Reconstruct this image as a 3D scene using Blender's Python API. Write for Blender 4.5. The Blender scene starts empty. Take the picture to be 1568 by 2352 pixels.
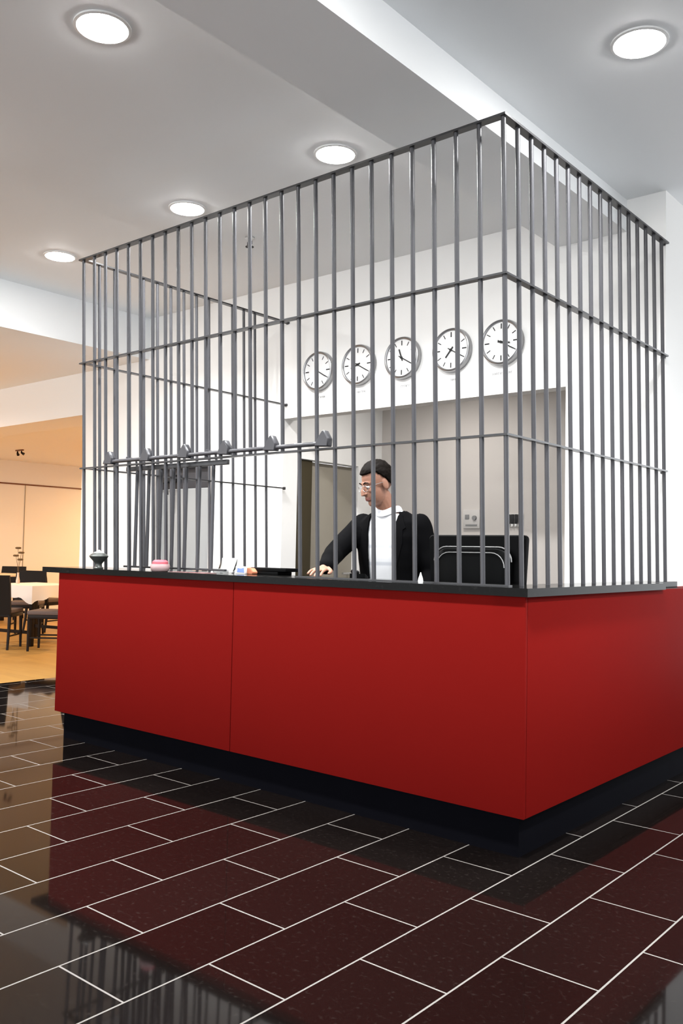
import bpy, bmesh, math, random
from mathutils import Vector, Matrix, noise
random.seed(7)
S = bpy.context.scene
COL = S.collection
PI = math.pi

# ------------------------------------------------------------------ helpers
def lin(c):
    c = c / 255.0
    return c / 12.92 if c <= 0.04045 else ((c + 0.055) / 1.055) ** 2.4
def rgb(r, g, b): return (lin(r), lin(g), lin(b), 1.0)

def mat(name, color, rough=0.5, metal=0.0, spec=0.5, bump=None, vary=0.0, vscale=8.0, coat=0.0, emit=None, estr=0.0, trans=0.0, ior=1.5):
    m = bpy.data.materials.new(name); m.use_nodes = True
    nt = m.node_tree; b = nt.nodes['Principled BSDF']
    b.inputs['Base Color'].default_value = color
    b.inputs['Roughness'].default_value = rough
    b.inputs['Metallic'].default_value = metal
    b.inputs['Specular IOR Level'].default_value = spec
    b.inputs['Coat Weight'].default_value = coat
    b.inputs['IOR'].default_value = ior
    b.inputs['Transmission Weight'].default_value = trans
    if emit:
        b.inputs['Emission Color'].default_value = emit
        b.inputs['Emission Strength'].default_value = estr
    if vary > 0 or bump:
        tc = nt.nodes.new('ShaderNodeTexCoord')
        nz = nt.nodes.new('ShaderNodeTexNoise'); nz.inputs['Scale'].default_value = vscale; nz.inputs['Detail'].default_value = 5
        nt.links.new(tc.outputs['Object'], nz.inputs['Vector'])
        if vary > 0:
            mx = nt.nodes.new('ShaderNodeMix'); mx.data_type = 'RGBA'
            mx.inputs['A'].default_value = tuple(v * (1 - vary) for v in color[:3]) + (1,)
            mx.inputs['B'].default_value = tuple(min(1, v * (1 + vary)) for v in color[:3]) + (1,)
            nt.links.new(nz.outputs['Fac'], mx.inputs['Factor'])
            nt.links.new(mx.outputs['Result'], b.inputs['Base Color'])
        if bump:
            bp = nt.nodes.new('ShaderNodeBump'); bp.inputs['Strength'].default_value = bump; bp.inputs['Distance'].default_value = 0.002
            nt.links.new(nz.outputs['Fac'], bp.inputs['Height']); nt.links.new(bp.outputs['Normal'], b.inputs['Normal'])
    return m

def bm_new(): return bmesh.new()
def box(b, x0, x1, y0, y1, z0, z1, bevel=0.0):
    vs = bmesh.ops.create_cube(b, size=1.0)['verts']
    for v in vs:
        v.co = Vector(((x0 + x1) / 2 + v.co.x * (x1 - x0), (y0 + y1) / 2 + v.co.y * (y1 - y0), (z0 + z1) / 2 + v.co.z * (z1 - z0)))
    if bevel > 0:
        es = list({e for v in vs for e in v.link_edges})
        bmesh.ops.bevel(b, geom=es, offset=bevel, segments=2, affect='EDGES', profile=0.5)
    return b
def xform(b, n0, M):
    b.verts.ensure_lookup_table()
    for v in b.verts[n0:]: v.co = M @ v.co
def ring_loft(b, rings, cap=True):
    """rings: list of lists of points (same length), joined as a closed skin"""
    vr = [[b.verts.new(p) for p in r] for r in rings]
    n = len(vr[0])
    for i in range(len(vr) - 1):
        for j in range(n):
            b.faces.new((vr[i][j], vr[i][(j + 1) % n], vr[i + 1][(j + 1) % n], vr[i + 1][j]))
    if cap:
        b.faces.new(list(reversed(vr[0]))); b.faces.new(vr[-1])
    return b
def tube(b, pts, r, n=10, cap=True):
    pts = [Vector(p) for p in pts]
    rs = r if isinstance(r, (list, tuple)) else [r] * len(pts)
    rings = []; ref = None
    for i, p in enumerate(pts):
        t = ((pts[min(i + 1, len(pts) - 1)] - pts[max(i - 1, 0)])).normalized()
        if ref is None:
            ref = Vector((0, 0, 1)) if abs(t.z) < 0.9 else Vector((1, 0, 0))
        u = (ref - t * ref.dot(t)).normalized(); w = t.cross(u); ref = u
        rings.append([p + (u * math.cos(2 * PI * k / n) + w * math.sin(2 * PI * k / n)) * rs[i] for k in range(n)])
    return ring_loft(b, rings, cap)
def lathe(b, prof, n=32, cx=0, cy=0, cz=0, cap=True):
    rings = [[Vector((cx + r * math.cos(2 * PI * k / n), cy + r * math.sin(2 * PI * k / n), cz + z)) for k in range(n)] for r, z in prof]
    return ring_loft(b, rings, cap)
def prism(b, poly, h0, h1, axis='y'):
    """poly in a plane, extruded along axis from h0 to h1"""
    def P(u, v, h):
        return {'y': Vector((u, h, v)), 'x': Vector((h, u, v)), 'z': Vector((u, v, h))}[axis]
    return ring_loft(b, [[P(u, v, h0) for u, v in poly], [P(u, v, h1) for u, v in poly]])
def ellipsoid(b, c, r, seg=24, M=None):
    vs = bmesh.ops.create_uvsphere(b, u_segments=seg, v_segments=seg // 2, radius=1.0)['verts']
    for v in vs:
        p = Vector((v.co.x * r[0], v.co.y * r[1], v.co.z * r[2]))
        if M is not None: p = M @ p
        v.co = Vector(c) + p
    return b
def smooth_me(me, ang=40):
    for p in me.polygons: p.use_smooth = True
    try: me.set_sharp_from_angle(angle=math.radians(ang))
    except Exception: pass
def obj(name, b, m, parent=None, world=False, smooth=True, ang=40):
    bmesh.ops.recalc_face_normals(b, faces=b.faces)
    me = bpy.data.meshes.new(name); b.to_mesh(me); b.free()
    for mm in (m if isinstance(m, (list, tuple)) else [m]): me.materials.append(mm)
    if smooth: smooth_me(me, ang)
    o = bpy.data.objects.new(name, me); COL.objects.link(o)
    if parent is not None:
        o.parent = parent
        if world:
            top = parent
            while top.parent: top = top.parent
            o.matrix_parent_inverse = Matrix.Translation(-top.location) if parent is top else Matrix.Identity(4)
    return o
def tag(o, label=None, cat=None, group=None, kind=None):
    if label: o['label'] = label
    if cat: o['category'] = cat
    if group: o['group'] = group
    if kind: o['kind'] = kind
    return o
def thing(name, label, cat, loc=(0, 0, 0), rotz=0, group=None):
    o = bpy.data.objects.new(name, None); COL.objects.link(o)
    o.empty_display_size = 0.05
    o.location = loc; o.rotation_euler = (0, 0, rotz)
    return tag(o, label, cat, group)
def struct(name, b, m, parent=None, label=None):
    o = obj(name, b, m, parent, smooth=False)
    if parent is None: o['kind'] = 'structure'
    if label: o['label'] = label
    return o
def dup(root, loc, rotz=0, label=None, group=None):
    r = root.copy(); COL.objects.link(r); r.location = loc; r.rotation_euler = (0, 0, rotz)
    if label: r['label'] = label
    if group: r['group'] = group
    for ch in list(root.children):
        c = ch.copy(); COL.objects.link(c); c.parent = r
        for g in ch.children:
            d = g.copy(); COL.objects.link(d); d.parent = c
    return r

# ------------------------------------------------------------------ materials
M = {}
M['wall'] = mat('white_wall_paint', (0.86, 0.855, 0.84, 1), 0.65, bump=0.05, vscale=60)
M['ceil'] = mat('white_ceiling_paint', (0.88, 0.90, 0.915, 1), 0.7, bump=0.04, vscale=40)
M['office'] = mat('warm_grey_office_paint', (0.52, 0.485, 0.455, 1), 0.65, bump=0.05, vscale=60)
M['rimsteel'] = mat('brushed_steel_rim', (0.33, 0.33, 0.335, 1), 0.28, metal=0.9, vary=0.1, vscale=30)
M['red'] = mat('red_laminate', (0.158, 0.0068, 0.0056, 1), 0.5, spec=0.25, vary=0.03, vscale=3, ior=1.05)
M['plinth'] = mat('black_plinth', (0.0036, 0.0036, 0.0052, 1), 0.55, spec=0.25, vary=0.1, ior=1.06)
M['carcass'] = mat('dark_board', (0.010, 0.010, 0.011, 1), 0.6, spec=0.3, vary=0.1)
M['steel'] = mat('grey_painted_steel', (0.058, 0.058, 0.064, 1), 0.36, metal=0.1, spec=0.38, vary=0.12, vscale=14)
M['rail'] = mat('dark_grey_steel_rail', (0.036, 0.036, 0.038, 1), 0.32, metal=0.2, spec=0.45, vary=0.12, vscale=10)
M['brush'] = mat('brushed_steel', (0.50, 0.50, 0.50, 1), 0.3, metal=0.9, vary=0.08, vscale=30)
M['dial'] = mat('white_dial', (0.80, 0.80, 0.80, 1), 0.4, vary=0.02)
M['ink'] = mat('black_ink', (0.008, 0.008, 0.009, 1), 0.5, spec=0.3, vary=0.1)
M['greyink'] = mat('grey_lettering', (0.20, 0.20, 0.20, 1), 0.6, vary=0.05)
M['doorgrey'] = mat('grey_door_paint', (0.30, 0.31, 0.31, 1), 0.45, vary=0.05, vscale=3)
M['doordark'] = mat('dark_grey_door_top', (0.045, 0.045, 0.05, 1), 0.5, spec=0.3, vary=0.08)
M['olive'] = mat('dark_olive_board', (0.042, 0.033, 0.016, 1), 0.6, spec=0.2, vary=0.08, vscale=5)
M['taupe'] = mat('taupe_door', (0.27, 0.245, 0.20, 1), 0.5, spec=0.3, vary=0.04, vscale=4)
M['blackplastic'] = mat('black_plastic', (0.0010, 0.0011, 0.0012, 1), 0.45, spec=0.3, ior=1.2, bump=0.05, vscale=300)
M['darkplastic'] = mat('dark_grey_plastic', (0.0025, 0.0026, 0.0027, 1), 0.5, spec=0.3, ior=1.2, vary=0.1)
M['edgeglint'] = mat('grey_edge_highlight', (0.28, 0.28, 0.28, 1), 0.3, metal=0.4, vary=0.05)
M['switch'] = mat('grey_switch_plate', (0.50, 0.48, 0.46, 1), 0.5, vary=0.05)
M['darkwood'] = mat('dark_stained_wood', (0.007, 0.0038, 0.0028, 1), 0.45, spec=0.2, vary=0.3, vscale=12)
M['brownwood'] = mat('brown_wood', (0.16, 0.055, 0.02, 1), 0.45, vary=0.2, vscale=10)
M['leather'] = mat('black_brown_leather', (0.0045, 0.0033, 0.0028, 1), 0.55, spec=0.2, bump=0.2, vscale=120)
M['seatcloth'] = mat('mauve_grey_seat', (0.10, 0.075, 0.07, 1), 0.8, vary=0.1, vscale=40)
M['cloth'] = mat('white_tablecloth', (0.80, 0.76, 0.72, 1), 0.85, bump=0.1, vscale=80)
M['pale'] = mat('pale_tabletop', (0.72, 0.62, 0.48, 1), 0.45, vary=0.06, vscale=6)
M['greystone'] = mat('grey_metal_bowl', (0.11, 0.118, 0.11, 1), 0.4, metal=0.5, vary=0.35, vscale=40)
M['pink'] = mat('pink_wax', (0.50, 0.11, 0.14, 1), 0.5, vary=0.08, vscale=30)
M['frost'] = mat('frosted_pink_glass', (0.52, 0.36, 0.36, 1), 0.3, vary=0.08, vscale=30)
M['paper'] = mat('white_paper', (0.78, 0.77, 0.75, 1), 0.7, vary=0.02)
M['pinkpaper'] = mat('rose_paper', (0.24, 0.10, 0.10, 1), 0.6, vary=0.2, vscale=20)
M['bluepaper'] = mat('blue_print', (0.18, 0.27, 0.60, 1), 0.6, vary=0.2, vscale=40)
M['orange'] = mat('orange_brown_print', (0.45, 0.15, 0.07, 1), 0.6, vary=0.3, vscale=40)
M['clear'] = mat('clear_acrylic', (0.88, 0.90, 0.90, 1), 0.08, trans=0.75, ior=1.45)
M['leaf'] = mat('dark_leaf', (0.10, 0.06, 0.02, 1), 0.6, vary=0.3, vscale=40)
M['glassvase'] = mat('pale_vase', (0.6, 0.5, 0.4, 1), 0.25, vary=0.05)
M['whiteplastic'] = mat('white_plastic', (0.80, 0.80, 0.79, 1), 0.4, vary=0.02)
M['lens'] = mat('lit_lamp_glass', (1, 1, 1, 1), 0.4, emit=(1.0, 0.98, 0.95, 1), estr=74)
M['trimring'] = mat('white_lamp_ring', (0.85, 0.85, 0.84, 1), 0.4, vary=0.02)
# people
M['skin'] = mat('skin', (0.34, 0.17, 0.115, 1), 0.5, spec=0.3, vary=0.08, vscale=25)
M['lip'] = mat('lips', (0.24, 0.085, 0.07, 1), 0.5, vary=0.05)
M['hair'] = mat('dark_brown_hair', (0.0042, 0.0028, 0.0020, 1), 0.65, spec=0.2, ior=1.25, bump=0.6, vscale=140, vary=0.4)
M['jacket'] = mat('black_suit_wool', (0.0022, 0.0022, 0.0026, 1), 0.85, spec=0.2, ior=1.2, bump=0.15, vscale=260, vary=0.15)
M['trouser'] = mat('black_trousers', (0.003, 0.003, 0.0035, 1), 0.85, spec=0.12, bump=0.12, vscale=220, vary=0.1)
M['shoe'] = mat('black_shoe_leather', (0.010, 0.009, 0.009, 1), 0.3, vary=0.1)
M['eyewhite'] = mat('eye_white', (0.72, 0.70, 0.67, 1), 0.3, vary=0.02)

def shirt_mat():
    m = mat('white_shirt_pale_stripes', (0.80, 0.81, 0.83, 1), 0.8, bump=0.1, vscale=200)
    nt = m.node_tree; b = nt.nodes['Principled BSDF']
    tc = nt.nodes.new('ShaderNodeTexCoord'); w = nt.nodes.new('ShaderNodeTexWave')
    w.wave_type = 'BANDS'; w.bands_direction = 'Z'; w.inputs['Scale'].default_value = 3.2; w.inputs['Distortion'].default_value = 0.3
    r = nt.nodes.new('ShaderNodeValToRGB'); r.color_ramp.elements[0].position = 0.03; r.color_ramp.elements[0].color = (0.62, 0.64, 0.68, 1)
    r.color_ramp.elements[1].position = 0.16; r.color_ramp.elements[1].color = (0.82, 0.83, 0.85, 1)
    nt.links.new(tc.outputs['Object'], w.inputs['Vector']); nt.links.new(w.outputs['Fac'], r.inputs['Fac']); nt.links.new(r.outputs['Color'], b.inputs['Base Color'])
    return m
M['shirt'] = shirt_mat()

def granite(name, base, speck, rough, tiles=False, ior=1.5):
    m = bpy.data.materials.new(name); m.use_nodes = True
    nt = m.node_tree; b = nt.nodes['Principled BSDF']; L = nt.links.new
    tc = nt.nodes.new('ShaderNodeTexCoord')
    vo = nt.nodes.new('ShaderNodeTexVoronoi'); vo.inputs['Scale'].default_value = 170
    n1 = nt.nodes.new('ShaderNodeTexNoise'); n1.inputs['Scale'].default_value = 55; n1.inputs['Detail'].default_value = 6
    n2 = nt.nodes.new('ShaderNodeTexNoise'); n2.inputs['Scale'].default_value = 1.6; n2.inputs['Detail'].default_value = 2
    for n in (vo, n1, n2): L(tc.outputs['Object'], n.inputs['Vector'])
    mr = nt.nodes.new('ShaderNodeMapRange'); mr.inputs['From Min'].default_value = 0.58; mr.inputs['From Max'].default_value = 0.78
    L(n1.outputs['Fac'], mr.inputs['Value'])
    mx = nt.nodes.new('ShaderNodeMix'); mx.data_type = 'RGBA'; mx.inputs['A'].default_value = base; mx.inputs['B'].default_value = speck
    L(mr.outputs['Result'], mx.inputs['Factor'])
    vr = nt.nodes.new('ShaderNodeMapRange'); vr.inputs['From Min'].default_value = 0.16; vr.inputs['From Max'].default_value = 0.08
    vr.inputs['To Min'].default_value = 0.0; vr.inputs['To Max'].default_value = 0.35
    L(vo.outputs['Distance'], vr.inputs['Value'])
    mx2 = nt.nodes.new('ShaderNodeMix'); mx2.data_type = 'RGBA'; mx2.inputs['B'].default_value = tuple(2.2 * v for v in speck[:3]) + (1,)
    L(vr.outputs['Result'], mx2.inputs['Factor']); L(mx.outputs['Result'], mx2.inputs['A'])
    out = mx2.outputs['Result']
    b.inputs['Roughness'].default_value = rough
    b.inputs['Specular IOR Level'].default_value = 0.22; b.inputs['IOR'].default_value = ior
    if tiles:
        mp = nt.nodes.new('ShaderNodeSeparateXYZ'); L(tc.outputs['Object'], mp.inputs['Vector'])
        sx = nt.nodes.new('ShaderNodeMath'); sx.operation = 'ADD'; sx.inputs[1].default_value = 0.28 + 0.3149 * 60
        sy = nt.nodes.new('ShaderNodeMath'); sy.operation = 'ADD'; sy.inputs[1].default_value = 1.7309 + 0.6355 * 40
        L(mp.outputs['X'], sx.inputs[0]); L(mp.outputs['Y'], sy.inputs[0])
        cb = nt.nodes.new('ShaderNodeCombineXYZ'); L(sy.outputs[0], cb.inputs['X']); L(sx.outputs[0], cb.inputs['Y'])
        br = nt.nodes.new('ShaderNodeTexBrick'); br.offset = 0.519; br.offset_frequency = 2; br.squash = 1.0
        br.inputs['Scale'].default_value = 1.0; br.inputs['Mortar Size'].default_value = 0.0034; br.inputs['Mortar Smooth'].default_value = 0.15
        br.inputs['Bias'].default_value = 0.0; br.inputs['Brick Width'].default_value = 0.6355; br.inputs['Row Height'].default_value = 0.3149
        br.inputs['Color1'].default_value = (0.8, 0.8, 0.8, 1); br.inputs['Color2'].default_value = (1.25, 1.25, 1.25, 1)
        L(cb.outputs[0], br.inputs['Vector'])
        tint = nt.nodes.new('ShaderNodeMix'); tint.data_type = 'RGBA'; tint.blend_type = 'MULTIPLY'; tint.inputs['Factor'].default_value = 1.0
        L(out, tint.inputs['A']); L(br.outputs['Color'], tint.inputs['B'])
        gm = nt.nodes.new('ShaderNodeMix'); gm.data_type = 'RGBA'; gm.inputs['B'].default_value = (0.19, 0.178, 0.165, 1)
        L(br.outputs['Fac'], gm.inputs['Factor']); L(tint.outputs['Result'], gm.inputs['A'])
        L(gm.outputs['Result'], b.inputs['Base Color'])
        rr = nt.nodes.new('ShaderNodeMapRange'); rr.inputs['To Min'].default_value = rough; rr.inputs['To Max'].default_value = 0.7
        L(br.outputs['Fac'], rr.inputs['Value']); L(rr.outputs['Result'], b.inputs['Roughness'])
        bp = nt.nodes.new('ShaderNodeBump'); bp.invert = True; bp.inputs['Strength'].default_value = 0.25; bp.inputs['Distance'].default_value = 0.002
        L(br.outputs['Fac'], bp.inputs['Height']); L(bp.outputs['Normal'], b.inputs['Normal'])
    else:
        L(out, b.inputs['Base Color'])
    return m
M['tiles'] = granite('polished_black_granite_tiles', (0.0042, 0.0030, 0.0027, 1), (0.014, 0.0112, 0.010, 1), 0.045, True, ior=1.42)
M['worktop'] = granite('black_granite_worktop', (0.005, 0.005, 0.0048, 1), (0.014, 0.014, 0.0135, 1), 0.12, ior=1.2)

def wood_floor():
    m = bpy.data.materials.new('golden_wood_boards'); m.use_nodes = True
    nt = m.node_tree; b = nt.nodes['Principled BSDF']; L = nt.links.new
    tc = nt.nodes.new('ShaderNodeTexCoord')
    br = nt.nodes.new('ShaderNodeTexBrick'); br.inputs['Scale'].default_value = 1; br.inputs['Brick Width'].default_value = 1.4; br.inputs['Row Height'].default_value = 0.12
    br.inputs['Mortar Size'].default_value = 0.001; br.inputs['Color1'].default_value = (0.35, 0.195, 0.048, 1); br.inputs['Color2'].default_value = (0.41, 0.235, 0.06, 1); br.inputs['Mortar'].default_value = (0.30, 0.14, 0.04, 1)
    L(tc.outputs['Object'], br.inputs['Vector'])
    n = nt.nodes.new('ShaderNodeTexNoise'); n.inputs['Scale'].default_value = 3; n.inputs['Detail'].default_value = 8
    mp = nt.nodes.new('ShaderNodeMapping'); mp.inputs['Scale'].default_value = (1, 14, 1)
    L(tc.outputs['Object'], mp.inputs['Vector']); L(mp.outputs['Vector'], n.inputs['Vector'])
    mr = nt.nodes.new('ShaderNodeMapRange'); mr.inputs['To Min'].default_value = 0.8; mr.inputs['To Max'].default_value = 1.2
    L(n.outputs['Fac'], mr.inputs['Value'])
    mx = nt.nodes.new('ShaderNodeMix'); mx.data_type = 'RGBA'; mx.blend_type = 'MULTIPLY'; mx.inputs['Factor'].default_value = 1
    L(br.outputs['Color'], mx.inputs['A']); L(mr.outputs['Result'], mx.inputs['B']); L(mx.outputs['Result'], b.inputs['Base Color'])
    b.inputs['Roughness'].default_value = 0.45
    return m
M['wood'] = wood_floor()

# ------------------------------------------------------------------ setting
ZC = 3.471; YW = 2.0
XWOOD = -5.73
b = bm_new(); box(b, XWOOD, 9, -9, 6.5, -0.1, 0.0); struct('floor', b, M['tiles'], label='floor of polished black granite tiles with pale joints')
b = bm_new(); box(b, -13.3, XWOOD, -9, 9.2, -0.1, 0.0); struct('floor_dining', b, M['wood'], label='golden wood floor of the dining area')
b = bm_new(); box(b, -5.16, 9, -9, YW + 0.12, ZC, ZC + 0.15)
box(b, YW * 0 - 0.146, 9, YW + 0.12, 6.5, ZC, ZC + 0.15); struct('ceiling', b, M['ceil'], label='white hall ceiling with round downlights')
b = bm_new(); box(b, -13.3, -6.033, -9, YW, 3.074, 3.2); struct('ceiling_left', b, M['ceil'], label='lower ceiling tinted orange on the left')
b = bm_new(); box(b, -13.3, -6.2, 2.47, 9.2, 2.80, 2.95); struct('ceiling_dining', b, M['ceil'], label='orange lit ceiling of the dining room')
b = bm_new(); box(b, -0.862, -0.388, -9, YW, 3.271, ZC); struct('trim_1', b, M['ceil'], label='broad dropped ceiling beam above the cage')
b = bm_new(); box(b, -6.03, -5.13, -9, YW, 3.07, ZC + 0.15); struct('trim_2', b, M['ceil'], label='deep ceiling beam at the left side of the hall')
b = bm_new(); box(b, -13.3, -6.2, YW, 2.47, 2.625, 3.2); struct('trim_3', b, M['wall'], label='header over the wide opening to the dining room')
# wall with the clocks
b = bm_new()
T = 0.12
box(b, -6.2, -5.0, YW, YW + T, 0, ZC); box(b, -5.0, -4.17, YW, YW + T, 2.03, ZC); box(b, -4.17, -3.31, YW, YW + T, 0, ZC)
box(b, -3.31, -0.79, YW, YW + T, 2.34, ZC); box(b, -0.79, -0.146, YW, YW + T, 0, ZC)
box(b, -6.2, -5.9, YW + T, 2.47, 0, ZC)
struct('wall_back', b, M['wall'], label='white wall carrying the row of clocks')
b = bm_new(); box(b, -0.266, -0.146, YW + T, 6.5, 0, ZC); struct('wall_right', b, M['wall'], label='white wall running back from the corner on the right')
b = bm_new(); box(b, 6.5, 6.7, -9, 6.5, 0, ZC); struct('wall_sky_blocker', b, M['wall'], label='unseen side wall added right of the camera to block sky light')  # unseen wall added to keep bright sky haze off the red side panel
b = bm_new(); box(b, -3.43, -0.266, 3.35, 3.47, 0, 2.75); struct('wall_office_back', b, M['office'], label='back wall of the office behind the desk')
b = bm_new(); box(b, -3.43, -3.31, YW + T, 2.18, 0, 2.75); box(b, -3.43, -3.31, 2.18, 3.0, 2.03, 2.75); box(b, -3.43, -3.31, 3.0, 3.35, 0, 2.75)
struct('wall_office_left', b, M['wall'], label='left wall of the office behind the desk')
b = bm_new(); box(b, -3.43, -0.266, YW + T, 3.47, 2.70, 2.80); struct('ceiling_office', b, M['ceil'], label='office ceiling')
b = bm_new(); box(b, -13.3, -13.1, -9, 9.2, 0, 3.07)
box(b, -13.3, -13.1, -9, YW, 3.07, 3.1); struct('wall_left', b, M['wall'], label='far wall of the dining room')
b = bm_new(); box(b, -13.1, -6.1, 9.0, 9.2, 0, 2.8); struct('wall_dining_end', b, M['wall'], label='end wall of the dining room')
b = bm_new(); box(b, -6.2, -6.08, 2.47, 9.0, 0, 2.8); struct('wall_dining_right', b, M['wall'], label='right wall of the dining room')
b = bm_new(); box(b, -13.1, -13.085, 2.47, 9.0, 2.365, 2.39); o = struct('trim_4', b, M['brownwood'], label='thin dark rail line along the far dining room wall')
b = bm_new(); box(b, -13.1, -13.092, 5.365, 5.375, 0, 2.365); struct('trim_5', b, M['taupe'], label='vertical joint in the far dining room wall')

# grey door in the wall left of the cage
d = bpy.data.objects.new('door_1', None); COL.objects.link(d); d['kind'] = 'structure'; d['label'] = 'grey door behind the left bars'; d.location = (-4.585, YW + 0.06, 0)
b = bm_new(); box(b, -4.965, -4.205, YW + 0.05, YW + 0.09, 0.01, 1.80, 0.003); obj('leaf', b, M['doorgrey'], d, True)
b = bm_new(); box(b, -4.965, -4.205, YW + 0.045, YW + 0.09, 1.805, 1.995, 0.003); obj('door_top_strip', b, M['doordark'], d, True)  # darker strip across the top of the door
b = bm_new(); box(b, -5.0, -4.968, YW - 0.01, YW + T, 0, 2.03); box(b, -4.202, -4.17, YW - 0.01, YW + T, 0, 2.03); box(b, -4.968, -4.202, YW - 0.01, YW + T, 1.998, 2.03); obj('frame', b, M['switch'], d, True)
b = bm_new(); box(b, -4.93, -4.66, YW - 0.035, YW + 0.045, 1.86, 1.93, 0.006)
tube(b, [(-4.72, YW - 0.02, 1.87), (-4.70, YW - 0.10, 1.85), (-4.705, YW - 0.08, 1.74)], 0.014, 8); obj('door_closer', b, M['ink'], d, True)
b = bm_new(); tube(b, [(-4.27, YW + 0.05, 1.05), (-4.27, YW - 0.01, 1.05), (-4.39, YW - 0.01, 1.05)], 0.011, 8); obj('handle', b, M['brush'], d, True)
# brown door in the office's left wall
d = bpy.data.objects.new('door_2', None); COL.objects.link(d); d['kind'] = 'structure'; d['label'] = 'brown door in the office behind the receptionist'; d.location = (-3.36, 2.6, 0)
b = bm_new(); box(b, -3.41, -3.335, 2.182, 2.395, 0.005, 2.025, 0.003); obj('side_panel', b, M['olive'], d, True)
b = bm_new(); box(b, -3.41, -3.37, 2.40, 2.995, 0.008, 2.02, 0.002); obj('leaf', b, M['taupe'], d, True)
b = bm_new(); tube(b, [(-3.37, 2.93, 1.05), (-3.315, 2.93, 1.05), (-3.315, 2.81, 1.05)], 0.010, 8); obj('handle', b, M['brush'], d, True)

# ------------------------------------------------------------------ downlights
def downlight(loc, label, power, color=(0.98, 0.99, 1.0), group='round ceiling downlights', r=0.105, spread=140):
    t = thing('downlight', label, 'ceiling light', loc, 0, group)
    b = bm_new(); lathe(b, [(r, 0.0), (r + 0.016, 0.0), (r + 0.016, -0.007), (r + 0.004, -0.010), (r, -0.006)], 40, cap=False)
    b2 = b; obj('rim', b, M['trimring'], t)
    b = bm_new(); lathe(b, [(r, -0.001), (r * 0.98, -0.008), (r * 0.8, -0.016), (r * 0.5, -0.021), (r * 0.12, -0.023)], 40); obj('lamp_glass', b, M['lens'], t)
    ld = bpy.data.lights.new('downlight_beam', 'AREA'); ld.shape = 'DISK'; ld.size = r * 1.7; ld.energy = power; ld.color = color; ld.spread = math.radians(spread)
    lo = bpy.data.objects.new('downlight_beam', ld); COL.objects.link(lo); lo.parent = t; lo.location = (0, 0, -0.026)
    return t
DL = [((-1.44, -1.12), 'large round downlight at the top left, nearest on the left'),
      ((0.311, 0.396), 'round downlight on the right, beyond the ceiling beam'),
      ((-1.422, 0.403), 'round downlight just above the cage top rail, left of the beam'),
      ((-2.699, 0.41), 'middle round downlight above the left half of the cage'),
      ((-4.217, 0.43), 'smallest round downlight, just left of the cage')]
for (x, y), lab in DL: downlight((x, y, ZC), lab, 23)
for x, y in ((0.31, -1.12), (-2.9, -1.12), (-4.2, -1.12), (2.0, 0.4), (2.0, -1.12), (3.6, -0.4), (3.6, 1.6)):  # added unseen lamps that raise the light in the hall
    downlight((x, y, ZC), 'unseen round ceiling downlight added to light the hall outside the picture', 23)
def warm_lamp(loc, power, color=(1.0, 0.61, 0.28), size=0.16):
    t = thing('downlight', 'unseen warm round downlight lighting the dining area and left bay', 'ceiling light', loc, 0, 'warm dining downlights')
    r = size / 2
    b = bm_new(); lathe(b, [(r, 0.0), (r + 0.014, 0.0), (r + 0.014, -0.006), (r, -0.008)], 24, cap=False); obj('rim', b, M['trimring'], t)
    ld = bpy.data.lights.new('warm_beam', 'AREA'); ld.shape = 'DISK'; ld.size = size; ld.energy = power; ld.color = color; ld.spread = math.radians(170)
    lo = bpy.data.objects.new('warm_beam', ld); COL.objects.link(lo); lo.parent = t; lo.location = (0, 0, -0.02)
for p, w in (((-11.5, 7.6, 2.8), 37), ((-9.0, 6.2, 2.8), 37), ((-7.4, 4.4, 2.8), 29), ((-11.0, 2.9, 2.8), 19), ((-9.6, 0.6, 3.05), 54), ((-7.9, -1.2, 3.05), 34)):
    warm_lamp(p, w, (1.0, 0.61, 0.28) if p[1] > 2 else (1.0, 0.82, 0.72))  # paler pair in the left bay is added to brighten header and low ceiling
downlight((-2.3, 2.5, 2.70), 'added round downlight in the office ceiling, out of sight above the opening', 3.6, (1, 0.93, 0.86), r=0.07, spread=170)  # added lamp that lifts the brightness of the office walls

# small fittings on ceilings
t = thing('sprinkler_head', 'small dark sprinkler head on the ceiling seen through the cage', 'sprinkler', (-2.76, 1.036, ZC))
b = bm_new(); lathe(b, [(0.035, 0.0), (0.035, -0.006), (0.012, -0.010), (0.010, -0.030)], 20); obj('escutcheon', b, M['brush'], t)
b = bm_new(); tube(b, [(-0.02, 0, -0.028), (-0.022, 0, -0.05), (0, 0, -0.066), (0.022, 0, -0.05), (0.02, 0, -0.028)], 0.004, 8); lathe(b, [(0.004, -0.062), (0.03, -0.066), (0.03, -0.069), (0.004, -0.070)], 16); obj('deflector', b, M['ink'], t)
t = thing('spotlight', 'small dark twin spotlight on the orange dining room ceiling', 'spotlight', (-11.345, 4.228, 2.80))
b = bm_new(); box(b, -0.10, 0.10, -0.018, 0.018, -0.02, 0); obj('track', b, M['brownwood'], t)
for s in (-1, 1):
    b = bm_new(); tube(b, [(0.06 * s, 0, -0.02), (0.06 * s, 0, -0.05), (0.09 * s, 0.03, -0.075)], [0.008, 0.016, 0.024], 12); obj('lamp_head', b, M['darkwood'], t)

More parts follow.
